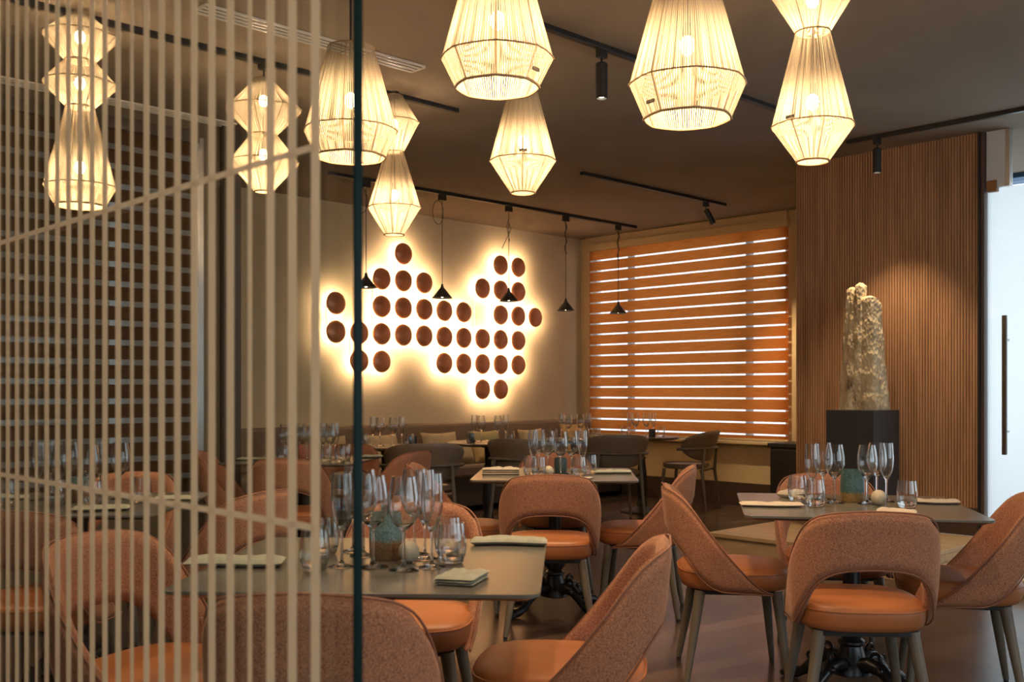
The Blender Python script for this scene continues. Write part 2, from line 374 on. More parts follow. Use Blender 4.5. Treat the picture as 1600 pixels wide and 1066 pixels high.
# wall carrying door and shopfront, unseen added window 
g = G(); g.box(-3.2,-4.3,0, -.6,-4.2,CE); g.box(6.6,-4.3,0, WW,-4.2,CE); g.box(-.6,-4.3,0, 6.6,-4.2,.5); g.box(-.6,-4.3,2.7, 6.6,-4.2,CE)
struct(g.build('wall_front', M['cream']))
wr = struct(empty('unseen_window_4', (0,-4.25,0)))  # out of frame, added so more daylight enters from behind right
G().box(-.6,-.005,.5, 6.6,.005,2.7).build('window_pane', M['pane'], wr)
g = G()
for xx in (-.6,1.2,3.0,4.8,6.54): g.box(xx,-.05,.5, xx+.06,.05,2.7)
g.box(-.6,-.05,.5, 6.6,.05,.55); g.box(-.6,-.05,2.65, 6.6,.05,2.7)
g.build('window_frame', M['dark'], wr)
g = G(); g.box(WU,-4.2,0, WU+.15,-1.3,CE); g.box(WU,.55,0, WU+.12,.75,CE)
struct(g.build('wall_door', M['cream']))

# window (behind ochre blind)
wr = struct(empty('window_1', (WW,0,0)))
g = G(); g.box(.03,WY0,WZ0, .10,WY0+.05,WZ1); g.box(.03,WY1-.05,WZ0, .10,WY1,WZ1); g.box(.03,WY0,WZ0, .10,WY1,WZ0+.05); g.box(.03,WY0,WZ1-.05, .10,WY1,WZ1)
g.build('window_frame', M['white'], wr)
for yy in (6.02, 7.62): G().box(.04,yy-.03,WZ0+.05, .10,yy+.03,WZ1-.05).build('mullion', M['dark'], wr)
G().box(.065,WY0+.05,WZ0+.05, .071,WY1-.05,WZ1-.05).build('window_pane', M['pane'], wr)
G().box(-.10,WY0-.02,WZ0-.03, .03,WY1+.02,WZ0).build('window_sill', M['cream'], wr, bevel=.004)
g = G(); g.box(-.03,WY1,WZ0-.03, 0,WY1+.10,CE); g.box(-.03,WY0-.0,WZ1, 0,WY1,CE)
g.build('window_casing', mat('pale_cream_casing', (.66,.50,.30), .5), wr)

def zebra(name, L0, L1, z0, z1, fab, sheer, pitch=.125, gap=.017, xx=0.0, axis='y'):
    r_ = empty(name)
    def bx(g, a0, a1, zz0, zz1, t0, t1):
        if axis == 'y': g.box(t0,a0,zz0, t1,a1,zz1)
        else: g.box(a0,t0,zz0, a1,t1,zz1)
    def sheet(g, a0, a1, zz0, zz1, t):
        if axis == 'y': g.add([(t,a0,zz0),(t,a1,zz0),(t,a1,zz1),(t,a0,zz1)], [(0,1,2,3)])
        else: g.add([(a0,t,zz0),(a1,t,zz0),(a1,t,zz1),(a0,t,zz1)], [(0,1,2,3)])
    g = G(); s_ = G(); z = z1-.05; i = 0
    while z > z0+.03:
        zl = max(z0+.02, z-(pitch-gap)); sheet(g, L0, L1, zl, z, xx); sheet(s_, L0, L1, max(z0+.02, zl-gap), zl, xx); z -= pitch; i += 1
    g.build('blind_fabric', fab, r_); s_.build('sheer_band', sheer, r_)
    h = G(); bx(h, L0-.01, L1+.01, z1-.05, z1+.03, xx-.04, xx+.03); h.build('head_rail', M['cream'] if fab == M['blind'] else M['dark'], r_, bevel=.004)
    h = G(); bx(h, L0, L1, z0, z0+.022, xx-.01, xx+.008); h.build('bottom_rail', M['cream'] if fab == M['blind'] else M['dark'], r_, bevel=.003)
    return r_
o = zebra('window_blind', WY0-.03, WY1-.0, WZ0+.01, 2.92, M['blind'], M['sheer'], xx=WW-.05)
tag(o, 'ochre banded day and night blind lit from behind in the cream framed window', 'blind')
# left window
wr = struct(empty('window_2', (0,LW,0)))
G().box(3.31,.0,.45, 3.38,.08,2.93).build('window_frame', M['chrome'], wr)
G().box(.9,.05,.45, 3.31,.056,2.93).build('window_pane', M['pane'], wr)
o = zebra('window_blind', 1.0, 3.30, .46, 2.92, M['blind_brown'], M['sheer'], xx=LW-.04, axis='x', gap=.036)
tag(o, 'dark brown woven banded blind on the left wall, bluish light between its bands', 'blind')
struct(G().box(-4.0, LW+1.6, -.1, 3.4, LW+1.8, 3.3).build('added_wall_outside', mat('outside_blue_tint', (.18,.36,.46), .8)))  # added wall, coloured blue so the blind gaps look dim and bluish
struct(G().box(-4.0, LW+.1, 3.15, 3.4, LW+1.8, 3.2).build('trim_2', mat('outside_canopy', (.08,.09,.1), .8)))

# ribbed wooden wall box and platform
rw = struct(G().box(WU+.012, WV0, .17, WU+.1, WV1, CE).build('wall_wood', M['ribback']))
g = G(); p = .0213; nr = int((WV1-WV0)/p); z0 = .37
for i in range(nr):
    y = WV0 + i*p; g.box(WU, y+.0026, z0, WU+.013, y+p-.0026, CE)
g.build('ribbed_panel', M['ribwood'], rw)
slab('baseboard_wood', M['skirting'], WU-.012, WV0, .17, WU+.012, WV1, .37)
slab('trim_3', M['black'], WU-.02, WV0-.015, .0, WU+.1, WV0, CE)
slab('trim_4', mat('brown_door_jamb', (.10,.06,.045), .5), WU-.0, WV0-.04, .0, WU+.1, WV0-.015, CE)
pf = tag(empty('oak_platform'), 'low pale oak platform in front of the ribbed wooden wall', 'platform')
G().box(6.30, WV0-.1, 0, WU-.013, WV1, .14).build('platform_base', M['platform'], pf)
G().box(6.27, WV0-.1, .14, WU-.013, WV1+.02, .17).build('platform_top', M['platform'], pf, bevel=.004)
G().box(6.33, WV0-.1, .1702, 6.335, WV1-.02, .1706).build('inlay_line', M['dark'], pf)
tg = tag(empty('door_step'), 'narrow wooden step below the frosted glass door', 'step')
G().box(6.35, .8, 0, WU-.03, WV0-.11, .09).build('step_body', M['platform'], tg, bevel=.005)

# frosted door and transom
dr = struct(empty('door_1', (WU+.04,0,0)))
G().box(0, .76, .10, .012, 2.875, 2.64).build('door_pane', M['pane'], dr)
G().add([(.013,.76,.10),(.013,2.875,.10),(.013,2.875,2.64),(.013,.76,2.64)], [(0,1,2,3)]).build('frosted_film', M['frost'], dr)
g = G(); g.box(-.02,2.745,2.64, .05,2.875,CE); g.build('door_post', M['bluepost'], dr, bevel=.004)
G().box(-.02,2.715,2.64, .04,2.745,CE).build('frame', M['chrome'], dr)
G().box(-.03,2.80,2.61, .03,2.87,2.69).build('hinge', mat('bronze_hinge', (.25,.13,.06), .4, .6), dr, bevel=.004)
G().box(0,.76,2.66, .008,2.715,CE).build('transom_pane', M['pane'], dr)
g = G(); g.box(-.085, 2.715, .76, -.06, 2.745, 1.73); g.build('door_handle', mat('dark_bronze_bar', (.10,.075,.055), .35, .4), dr, bevel=.003)
for z in (.92, 1.56): G().tube([(-.065,2.73,z),(0,2.73,z)], .009).build('handle_bracket', M['chrome'], dr)
wr = struct(empty('unseen_window_3', (WU+.04,0,0)))  # unseen frosted glazing beyond the door, added for its daylight
G().add([(0,-1.3,.1),(0,.55,.1),(0,.55,CE),(0,-1.3,CE)], [(0,1,2,3)]).build('frosted_film', M['frost'], wr)
struct(G().box(WU+1.6, -2.0, 3.0, WU+1.9, 3.8, 3.35).build('trim_5', mat('blue_outside_awning', (.02,.10,.22), .7)))

# low black cabinet by the window wall
cb = tag(empty('side_cabinet'), 'low black cabinet on the floor between blind window and ribbed wall', 'cabinet')
cx0, cx1, cy0, cy1 = 8.78, 9.22, 4.70, 5.42
G().box(cx0,cy0,.03, cx1,cy1,.66).build('body', M['cabinet'], cb, bevel=.004)
G().box(cx0-.02,cy0-.01,.66, cx1,cy1+.02,.70).build('cabinet_top', M['black'], cb, bevel=.003)
for k in range(2):
    d_ = G().box(cx0-.018, cy0+.01+k*.36, .06, cx0, cy0+.35+k*.36, .64).build('door', M['cabinet'], cb, bevel=.003)
    G().tube([(cx0-.03, cy0+.30+k*.10, .5), (cx0-.03, cy0+.30+k*.10, .6)], .005).build('handle', M['chrome'], d_)
g = G().box(cx0+.02,cy0+.02,0, cx1-.02,cy1-.02,.03); g.build('plinth', M['black'], cb)

# pedestal and stone sculpture
pd = tag(empty('pedestal', (7.10,3.61,.17)), 'anthracite square plinth carrying the stone sculpture on the oak platform', 'pedestal')
G().box(-.20,-.185,0, .20,.185,.895).build('plinth_body', M['anthracite'], pd, bevel=.003)
def sculpture():
    g = G()
    cols = [(.0,.125,.085,.045,.905,.0),(.0,.065,.115,.05,.81,.1),(-.02,.005,.085,.045,.93,.2),(.0,-.085,.115,.07,.83,.3),(.05,-.03,.10,.13,.80,.7),(.03,.08,.09,.07,.79,.9)]
    for x, y, w_, dpt, h, sd in cols:
        ns, nz = 20, 46; vs = []; fs = []
        for k in range(nz+1):
            t = k/nz; z = h*t
            tp = 1-.34*t; lean = -y*.36*t
            top = 1 if t < .97 else math.sqrt(max(0.05, 1-((t-.97)/.03)**2*.9))
            for j in range(ns):
                a = 2*math.pi*j/ns; ca, sa = math.cos(a), math.sin(a)
                sx = abs(ca)**.45*math.copysign(1,ca); sy = abs(sa)**.45*math.copysign(1,sa)
                p_ = Vector((x+sx*w_*.8*tp*top, y+lean+sy*dpt*tp*top, z))
                nn = noise.noise_vector(p_*9+Vector((sd*9,0,0)))*.008 + noise.noise_vector(p_*70)*.0055
                zz = p_.z if k == 0 else p_.z+nn.z*.8
                vs.append((p_.x+nn.x, p_.y+nn.y, max(0,zz)))
        for k in range(nz):
            for j in range(ns): fs.append((k*ns+j, k*ns+(j+1)%ns, (k+1)*ns+(j+1)%ns, (k+1)*ns+j))
        fs.append(list(range(ns))[::-1]); fs.append([nz*ns+j for j in range(ns)])
        g.add(vs, fs)
    return g
o = sculpture().build('stone_sculpture', M['stone'], loc=(7.10,3.61,1.067), smooth=50)
tag(o, 'tall rough weathered stone sculpture standing on the dark plinth', 'sculpture')

# ------------------------------------------------------------------ glass partition with stripes
GU = .70; gp = tag(empty('glass_partition'), 'clear glass partition with cream vertical stripe film at the left front', 'glass partition')
ge = GU*1.407
G().box(GU, ge, 0.0, GU+.010, 3.3, 3.0).build('glass_panel', M['pane'], gp)
G().box(GU-.0005, ge-.004, 0.0, GU+.0105, ge, 3.0).build('glass_edge', M['glassedge'], gp)
g = G(); pit = .0739*GU; last = GU*1.518
for i in range(30):
    v_ = last+i*pit; idx = 21-i
    hw = pit*.5*(.19 if (idx-3) % 7.5 < .9 or idx in (3,11,18,-5) else .36)
    hw = pit*.5*(.19 if idx in (3,11,18,-5) else .36)
    g.box(GU-.0012, v_-hw, 0.0, GU-.0004, v_+hw, 3.0)
for z in (1.498, 1.034): g.box(GU-.0022, last, z-.0042, GU-.0013, 3.3, z+.0042)
g.build('stripe_film', M['film'], gp)
G().box(GU-.02, ge, CE-.04, GU+.03, 3.3, CE).build('top_channel', M['black'], gp)
G().box(GU-.02, 3.3, 0, GU+.03, 3.34, CE).build('side_channel', M['black'], gp)

# ------------------------------------------------------------------ tracks, diffusers, spots
def track(x0, x1, y, label, axis='x'):
    g = G()
    if axis == 'x': g.box(x0,y-.018,CE-.028, x1,y+.018,CE)
    else: g.box(y-.018,x0,CE-.028, y+.018,x1,CE)
    o = g.build('ceiling_track', M['black'], bevel=.003); tag(o, label, 'track', 'black ceiling tracks'); return o
track(.5, pt(713,6.69).x, 5.04, 'black ceiling track carrying the double and triple shade lanterns at left')
track(pt(856,5.13).x-2.2, 6.1, 3.57, 'black ceiling track in the middle holding the upright black spotlight')
track(on_y(515,7.2)[0], on_y(988,7.27)[0], 7.22, 'long black ceiling track carrying the five small cone pendants')
track(6.4, 8.5, 5.75, 'short black ceiling track before the window with a tilted spotlight')
track(-1.0, 3.68, 7.0, 'black ceiling track at upper right in front of the ribbed wall', 'y')
def diffuser(x0, x1, y, label):
    r_ = tag(empty('air_diffuser'), label, 'air vent', 'linear ceiling vents')
    g = G(); 
    for k in range(4): g.box(x0, y+k*.04-.004, CE-.012, x1, y+k*.04+.004, CE)
    for xx in (x0, x1): g.box(xx-.004, y, CE-.012, xx+.004, y+.12, CE)
    g.build('frame', M['white'], r_)
    G().box(x0, y, CE-.003, x1, y+.12, CE).build('slot', M['black'], r_)
diffuser(2.35, 3.69, 4.50, 'white framed linear air vent in the ceiling left of the lanterns')
diffuser(1.6, 3.55, 6.36, 'narrow linear air vent along the ceiling edge above the left blind')

def spotlight(loc, label, tilt=0, aim=0, power=60, cone=40, h=.16, r_=.03, col=(1,.72,.42)):
    e = tag(empty('track_spotlight', loc, aim), label, 'spotlight')
    G().box(-.03,-.017,-.045, .03,.017,0).build('adapter', M['black'], e, bevel=.003)
    G().tube([(0,0,-.04),(0,0,-.075)], .006).build('stem', M['black'], e)
    T = Matrix.Translation((0,0,-.075)) @ Matrix.Rotation(tilt, 4, 'Y') @ Matrix.Translation((0,0,-.075))
    hd = G().lathe([(.001,.08),(r_*.8,.08),(r_,.074),(r_,-h+.075),(r_*.86,-h+.075),(r_*.8,-h+.09),(.001,-h+.09)], 24, T).build('lamp_head', M['black'], e, smooth=35)
    G().lathe([(.001,-h+.0905),(r_*.62,-h+.088),(r_*.6,-h+.086),(.001,-h+.086)], 20, T).build('lens', M['lamp'], hd)
    l = light('spot_beam', 'SPOT', e, T @ Vector((0,0,-h+.07)), power, col, spot_size=R(cone), spot_blend=.7, shadow_soft_size=.03)
    l.rotation_euler = (0, tilt, 0)
    return e
TZ = CE-.028
spotlight((on_y(940,3.57)[0], 3.57, TZ), 'black cylindrical spotlight hanging straight down from the middle ceiling track', power=60, cone=50, h=.185, r_=.032)
spotlight((on_y(1103,5.75)[0], 5.75, TZ), 'small black spotlight tilted sideways on the short track before the window', tilt=R(-28), aim=R(-44), power=90, cone=75, h=.15, r_=.03)
spotlight((7.0, 3.45, TZ), 'black spotlight hanging straight down above the stone sculpture', power=55, cone=80, h=.17, r_=.03)

def fillspot(x, d, label):  # ceiling spots added out of view to brighten the room
    p_ = cam_xy(x, d); e = tag(empty('added_fillspot', (p_.x, p_.y, CE)), label, 'fillspot', 'added ceiling fillspots')
    G().lathe([(.045,0),(.062,0),(.062,-.006),(.045,-.006)], 28, closed=True).build('trim_ring', M['black'], e)
    G().lathe([(.0001,-.002),(.045,-.002),(.045,0),(.0001,0)], 24).build('lens', M['lamp'], e)
    light('fillspot_beam', 'SPOT', e, (0,0,-.02), FILL_W, (1,.70,.42), spot_size=R(150), spot_blend=.5, shadow_soft_size=.06)
for x, d, lb in [(1.7,3.0,'recessed ceiling downlight over the right table, added fill light'), (-.9,2.3,'recessed ceiling downlight over the front table, added fill light'),
                 (.45,1.3,'recessed ceiling downlight near the glass partition edge, added fill light'), (-.7,-.9,'recessed ceiling downlight behind the viewer at left, added fill light'),
                 (1.6,-.2,'recessed ceiling downlight behind the viewer at right, added fill light'), (-2.6,3.4,'recessed ceiling downlight over the far left table, added fill light'), (.5,4.2,'recessed ceiling downlight before the middle table, added fill light')]:
    fillspot(x, d, lb)

# ------------------------------------------------------------------ small cone pendants
def cone_pendant(px, ytip, label, loop):
    x, d = on_y(px, 7.22); e = tag(empty('cone_pendant', (x,7.22,TZ)), label, 'pendant lamp', 'small black cone pendants')
    zb = EYE-(ytip-HZ)/F*d; zc = zb-TZ
    G().box(-.035,-.02,-.055, .035,.02,0).build('adapter', M['black'], e, bevel=.003)
    g = G().tube([(0,0,-.05),(0,0,zc+.10)], .0035, 6)
    if loop == 1: g.tube([(-.05+.065*math.cos(a), 0, -.17+.11*math.sin(a)) for a in [R(20*k) for k in range(18)]], .003, 5, cyc=True)
    if loop == 2: g.tube([(0,0,-.16),(.03,0,-.22),(-.09,0,-.42)], .003, 5); g.tube([(.0,0,-.12),(-.02,.01,-.2),(.012,0,-.34)], .003, 5)
    if loop == 3: g.tube([(.014*math.sin(k*1.1),.012*math.cos(k*1.1),-.06-.025*k) for k in range(14)], .004, 5)
    g.build('cable', M['black'], e)
    G().lathe([(.010,zc+.13),(.016,zc+.098),(.096,zc+.0),(.093,zc+.0),(.013,zc+.094),(.007,zc+.13)], 28, closed=True).build('cone_shade', M['coneblack'], e, smooth=40)
    G().ball((0,0,zc+.028), .022, 8).build('bulb', M['lamp'], e)
    light('bulb_light', 'SPOT', e, (0,0,zc+.004), 7, (1,.72,.42), spot_size=R(110), spot_blend=.6, shadow_soft_size=.03)
cone_pendant(572, 450, 'small black cone pendant nearest the glass edge, first of five', 1)
cone_pendant(691, 466, 'small black cone pendant with a looped cable, second from the left', 1)
cone_pendant(795, 471, 'small black cone pendant hanging in front of the right disc cluster', 2)
cone_pendant(884, 486, 'small black cone pendant hanging just left of the blind window', 3)
cone_pendant(966, 490, 'small black cone pendant hanging in front of the ochre blind', 3)

# ------------------------------------------------------------------ strung lanterns
def lantern(name, loc, prof, bulbs, label, cord_top=True, power=SHADE_W, tagpos=None, rs=1.0):
    """prof: (z, r, ring) below the hanging point"""
    e = tag(empty(name, loc), label, 'pendant lamp', 'strung cord lanterns')
    n = 96; g = G(); segs = []
    pts = []
    for (z0,r0,_), (z1,r1,_) in zip(prof[:-1], prof[1:]):
        k = 6
        for i in range(k): t = i/k; pts.append((z0+(z1-z0)*t, (r0+(r1-r0)*t)*rs))
    pts.append((prof[-1][0], prof[-1][1]*rs))
    vs = []; uv = []; fs = []
    for i in range(n+1):
        a = 2*math.pi*i/n
        # between the eight frame rods the strings run nearly straight
        q = (a % (math.pi/4))-math.pi/8; fac = .55+.45*(math.cos(math.pi/8)/math.cos(q))
        for j, (z, r_) in enumerate(pts):
            vs.append((r_*fac*math.cos(a), r_*fac*math.sin(a), z)); uv.append((i/n, j/len(pts)))
    k = len(pts)
    for i in range(n):
        for j in range(k-1): fs.append((i*k+j, (i+1)*k+j, (i+1)*k+j+1, i*k+j+1))
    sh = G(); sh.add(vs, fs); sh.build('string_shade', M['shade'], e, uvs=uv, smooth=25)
    def poly(r_, z, wd):
        pth = []
        for i in range(48):
            a = 2*math.pi*i/48; q = (a % (math.pi/4))-math.pi/8; fac = .55+.45*(math.cos(math.pi/8)/math.cos(q)); pth.append((r_*rs*fac*math.cos(a), r_*rs*fac*math.sin(a), z))
        return pth
    fr = G()
    for z, r_, ring in prof:
        if ring: fr.tube(poly(r_+.001, z, 0), .0028*ring, 6, cyc=True)
    for q in range(8):
        a = q*math.pi/4; c, s_ = math.cos(a), math.sin(a)
        fr.tube([((r_*rs-.002)*c*.985, (r_*rs-.002)*s_*.985, z) for z, r_, _ in prof], .0018, 5)
    fr.build('shade_frame', M['cord'], e, smooth=60)
    zt = prof[0][0]
    g = G(); g.tube([(0,0,0),(0,0,zt-.05)], .005, 8); g.tube([(0,0,zt+.0),(0,0,bulbs[-1])], .004, 6)
    rt = prof[0][1]*rs
    for q in range(4): g.tube([(0,0,zt),(rt*math.cos(q*math.pi/2),rt*math.sin(q*math.pi/2),zt)], .002, 5)
    g.build('cord', M['black'], e)
    G().lathe([(.001,0),(.032,0),(.032,-.05),(.001,-.05)], 20).build('ceiling_adapter', M['black'], e)
    for z in bulbs:
        b_ = G().ball((0,0,z), .026, 8, (1,1,1.25)).build('bulb', M['bulb'], e, smooth=60)
        G().tube([(0,0,z+.03),(0,0,z+.075)], .013, 10).build('socket', M['black'], b_)
        light('bulb_light', 'POINT', e, (.0,.0,z-.037), power, WARM, shadow_soft_size=.012)
    if tagpos:
        z, r_, a = tagpos; c = Vector((r_*rs*math.cos(a), r_*rs*math.sin(a), z))
        T = Matrix.Translation(c) @ Matrix.Rotation(a, 4, 'Z')
        G().box(-.002,-.019,-.006, .004,.019,.006, T).build('tag', M['dark'], e, bevel=.001)
    return e
CAMA = math.atan2(-FW[1], -FW[0])     # direction back to the viewer
def jar(px, d, ywide, wpx, ybot, label, ta):
    rw_ = wpx/2/F*d; zw = EYE+(HZ-ywide)/F*d; zb = EYE+(HZ-ybot)/F*d; P = pt(px, d); H = CE
    zt = zw+.345*(rw_/.195)
    prof = [(zt-H, rw_*.50, 1), (zt-H-.05, rw_*.58, 0), (zw-H, rw_, 1), (zb-H, rw_*.745, 1.6)]
    lantern('string_lantern', (P.x, P.y, H), prof, [zw-H+.13], label, tagpos=(zb-H+.035, rw_*.82, ta), power=SHADE_W*1.3)
jar(777, 3.5, 92, 176, 137, 'large single strung jar lantern at top centre, black tag at its lower right', CAMA+.95)
jar(1074, 3.44, 132, 182, 186, 'large single strung jar lantern at upper right, black tag at its lower left', CAMA-1.0)
jar(548, 4.32, 205, 146, 246, 'single strung jar lantern seen half behind the glass edge', CAMA+2.5)
def stack(px, d, parts, label, bulbs_y, ta=None, power=SHADE_W):
    P = pt(px, d); prof = []
    for y, wpx, ring in parts: prof.append((EYE+(HZ-y)/F*d-CE, wpx/2/F*d, ring))
    bl = [EYE+(HZ-y)/F*d-CE for y in bulbs_y]
    tp = None
    if ta: y, wpx, a = ta; tp = (EYE+(HZ-y)/F*d-CE, wpx/2/F*d, a)
    lantern('string_lantern', (P.x, P.y, CE), prof, bl, label, tagpos=tp, power=power)
stack(1270, 4.1, [(-125,50,1),(-18,140,1),(51,54,1),(198,128,1),(253,50,1.5)], 'stacked strung lantern at right with a long flared lower shade', (0, 160), (193,122,CAMA-.85))
stack(817, 5.02, [(60,70,1),(125,36,1),(252,104,1),(302,38,1.5)], 'slender strung lantern hanging below the top centre jar lantern', (222,), (246,98,CAMA))
stack(616, 6.31, [(150,26,1),(192,78,1),(238,30,1),(325,83,1),(367,31,1.5)], 'smallest stacked strung lantern above the backlit discs', (195, 305))
stack(412, 5.70, [(124,26,1),(172,118,1),(211,42,1),(255,110,1),(300,28,1.5)], 'double diamond strung lantern seen through the striped glass', (158, 242))
stack(125, 4.98, [(22,30,1),(58,112,1),(96,46,1),(132,112,1),(168,44,1),(292,110,1),(322,76,1.5)], 'tall triple strung lantern furthest left behind the striped glass', (58, 130, 262))

# ------------------------------------------------------------------ backlit copper discs
dx0, dx1, rz0, rzp = on_y(519, AW)[0], on_y(830, AW)[0], 2.605, .276
cols = {0:(2,3), 1:(3,4), 2:(1,2,3,4), 3:(0,1,2,3), 4:(1,2,3), 5:(2,3,4), 6:(2,3,4), 7:(1,3,4,5), 8:(0,1,2,3,4,5), 9:(0,1,2,3,4), 10:(2,)}
sp = (dx1-dx0)/10
proto = empty('wall_disc')
T = Matrix.Rotation(R(90), 4, 'X')
prof = [(.0001,.045)]+[(.110*math.sin(R(a)), .005+.040*math.cos(R(a))) for a in range(12, 91, 6)]+[(.111,.002),(.108,0),(.0001,0.0)]
G().lathe(prof, 40, Matrix.Translation((0,-.060,0)) @ T).build('disc', M['copper'], proto, smooth=50)
G().tube([(0,-.061,0),(0,-.001,0)], .016, 12).build('mount', M['white'], proto)
G().lathe([(.075,.050),(.088,.050),(.088,.044),(.075,.044)], 32, T, closed=True).build('led_ring', M['led'], proto)
hl = light('halo_light', 'SPOT', proto, (0,-.054,0), 25, (1,.70,.42), shadow_soft_size=.03, spot_size=R(176), spot_blend=.10); hl.rotation_euler = (R(90),0,0)
first = True
for c_, rows in cols.items():
    for k, rr in enumerate(rows):
        loc = (dx0+c_*sp, AW, rz0-rr*rzp)
        if first: o = proto; o.location = loc; first = False
        else: o = dup(proto, loc)
        col_w = 'in the column furthest left' if c_ == 0 else 'alone in the column furthest right' if c_ == 10 else 'in the %s column from the left' % ORD[c_]
        tag(o, ('backlit copper wall disc %s' % col_w) if len(rows) == 1 else 'backlit copper wall disc, %s from the top %s' % (ORD[k], col_w), 'wall disc', 'backlit copper discs on the art wall')
# rails the discs sit on
rl = tag(empty('disc_rails'), 'thin pale rails running between the backlit copper discs', 'rail')
for c_, rows in cols.items():
    if len(rows) > 1: G().box(dx0+c_*sp-.065, AW-.006, rz0-rows[-1]*rzp, dx0+c_*sp-.058, AW, rz0-rows[0]*rzp).build('rail', M['white'], rl)

# ------------------------------------------------------------------ banquette and cushions
bq = tag(empty('banquette'), 'long taupe upholstered banquette under the backlit discs', 'bench')
bx0, bx1 = 3.75, 9.20
G().box(bx0,7.66,.05, bx1,AW-.03,.34).build('bench_base', M['dark'], bq, bevel=.01)
G().box(bx0,7.62,.34, bx1,8.14,.47).build('seat_cushion', M['banquette'], bq, bevel=.03)
G().box(bx0,8.12,.47, bx1,AW-.025,.87).build('back_cushion', M['banquette'], bq, bevel=.03)
def cushion(px, Y, z, w_, h, m, label, tilt=-18, rz=0):
    n = 14; vs = []; fs = []
    for s_ in (1,-1):
        for i in range(n+1):
            for j in range(n+1):
                a, b_ = i/n*2-1, j/n*2-1; pin = 1-.10*(1-a*a)*abs(b_)**3; pin2 = 1-.10*(1-b_*b_)*abs(a)**3
                th = .07*((1-a**4)*(1-b_**4))**.6
                vs.append((a*w_/2*pin2, s_*th, h/2+b_*h/2*pin))
    k = (n+1)**2
    for q in (0, k):
        for i in range(n):
            for j in range(n): fs.append((q+i*(n+1)+j, q+(i+1)*(n+1)+j, q+(i+1)*(n+1)+j+1, q+i*(n+1)+j+1))
    o = G().add(vs, fs).build('cushion', m, smooth=80); x, _ = on_y(px, Y)
    o.location = (x, Y, z); o.rotation_euler = (R(tilt), 0, R(rz)); tag(o, label, 'cushion', 'cushions on the banquette')
cushion(603, 7.93, .475, .40, .33, M['cushion'], 'beige cushion behind the round table nearest the glass edge')
cushion(520, 7.93, .475, .42, .33, M['cushion'], 'beige cushion on the banquette left of the glass edge')
cushion(693, 7.93, .475, .44, .33, M['cushion'], 'beige cushion on the banquette left of the middle round table', rz=-6)
cushion(765, 7.93, .475, .42, .33, M['olive'], 'olive cushion directly behind the glasses of the middle round table')
cushion(838, 7.93, .475, .42, .33, M['cushion'], 'beige cushion on the banquette right of the middle round table', rz=5)
cushion(724, 7.74, .475, .32, .26, M['cushion'], 'lower beige cushion leaning forward beside the middle table post', tilt=-24)
cushion(758, 7.74, .475, .26, .25, M['gold'], 'gold cushion low behind the middle round table post', tilt=-24)
cushion(905, 7.93, .475, .42, .38, M['gold'], 'gold cushion in the banquette corner near the window')

# ------------------------------------------------------------------ pink shell chairs
def interp(tab, s):
    for (a, va), (b_, vb) in zip(tab[:-1], tab[1:]):
        if s <= b_: t = (s-a)/(b_-a); return va+(vb-va)*t
    return tab[-1][1]
ZT = [(0,.806),(.1,.802),(.16,.792),(.20,.776),(.243,.735),(.28,.672),(.32,.605),(.37,.535),(.43,.465),(.49,.405),(.52,.388),(.548,.378)]
ZB = [(0,.605),(.10,.60),(.15,.580),(.19,.545),(.235,.475),(.28,.415),(.33,.384),(.548,.372)]
def smooth_tab(tab, s, w_=.022):
    return sum(interp(tab, min(max(abs(s+q*w_),0), .548))*k for q, k in ((-1,.25),(-.5,.2),(0,.1),(.5,.2),(1,.25)))
def plan(s):
    a = abs(s); sg = 1 if s >= 0 else -1
    if a < .085: x, y = a, -.232
    elif a < .3206: ph = (a-.085)/.15; x, y = .085+.15*math.sin(ph), -.232+.15*(1-math.cos(ph))
    else: x, y = .235, -.082+(a-.3206)
    return x*sg, y
def shell_pt(s, z, off=0.):
    x, y = plan(s); x2, y2 = plan(s+.004); tx, ty = x2-x, y2-y; l = math.hypot(tx, ty); nx, ny = ty/l, -tx/l
    h = (z-.40)/.40; rear = min(1, max(0, (-y+.13)/.362))
    y -= .038*max(0,h)*rear; q_ = min(1, max(0, (z-.375)/.27)); x *= .90+.10*q_*(2-q_)
    # slight cushion bulge
    return (x+nx*off, y+ny*off, z)
def shell():
    ns, nz = 64, 12; vs = []; fs = []
    for side in (1, -1):
        for i in range(ns+1):
            s = -.546+1.092*i/ns; zt, zb = smooth_tab(ZT, s), smooth_tab(ZB, s)
            for j in range(nz+1):
                t = j/nz; z = zb+(zt-zb)*t; e = min(t, 1-t)*(zt-zb); th = .020*min(1, math.sqrt(max(0,e)/.022+.0))
                endf = min(1, (.546-abs(s))/.02+.15)
                p_ = shell_pt(s, z, side*(th*endf)-.001); vs.append(p_)
    k = (ns+1)*(nz+1)
    for q in (0, k):
        for i in range(ns):
            for j in range(nz): fs.append((q+i*(nz+1)+j, q+(i+1)*(nz+1)+j, q+(i+1)*(nz+1)+j+1, q+i*(nz+1)+j+1))
    for i in (0, ns):
        for j in range(nz): fs.append((i*(nz+1)+j, i*(nz+1)+j+1, k+i*(nz+1)+j+1, k+i*(nz+1)+j))
    return G().add(vs, fs)
def superring(hx, y0, y1, z, n=48, e=3.2, fr=1.0):
    cy = (y0+y1)/2; hy = (y1-y0)/2; o = []
    for i in range(n):
        a = 2*math.pi*i/n; c, s_ = math.cos(a), math.sin(a)
        k = (abs(c)**e+abs(s_)**e)**(-1/e); o.append((hx*c*k, cy+hy*s_*k, z))
    return o
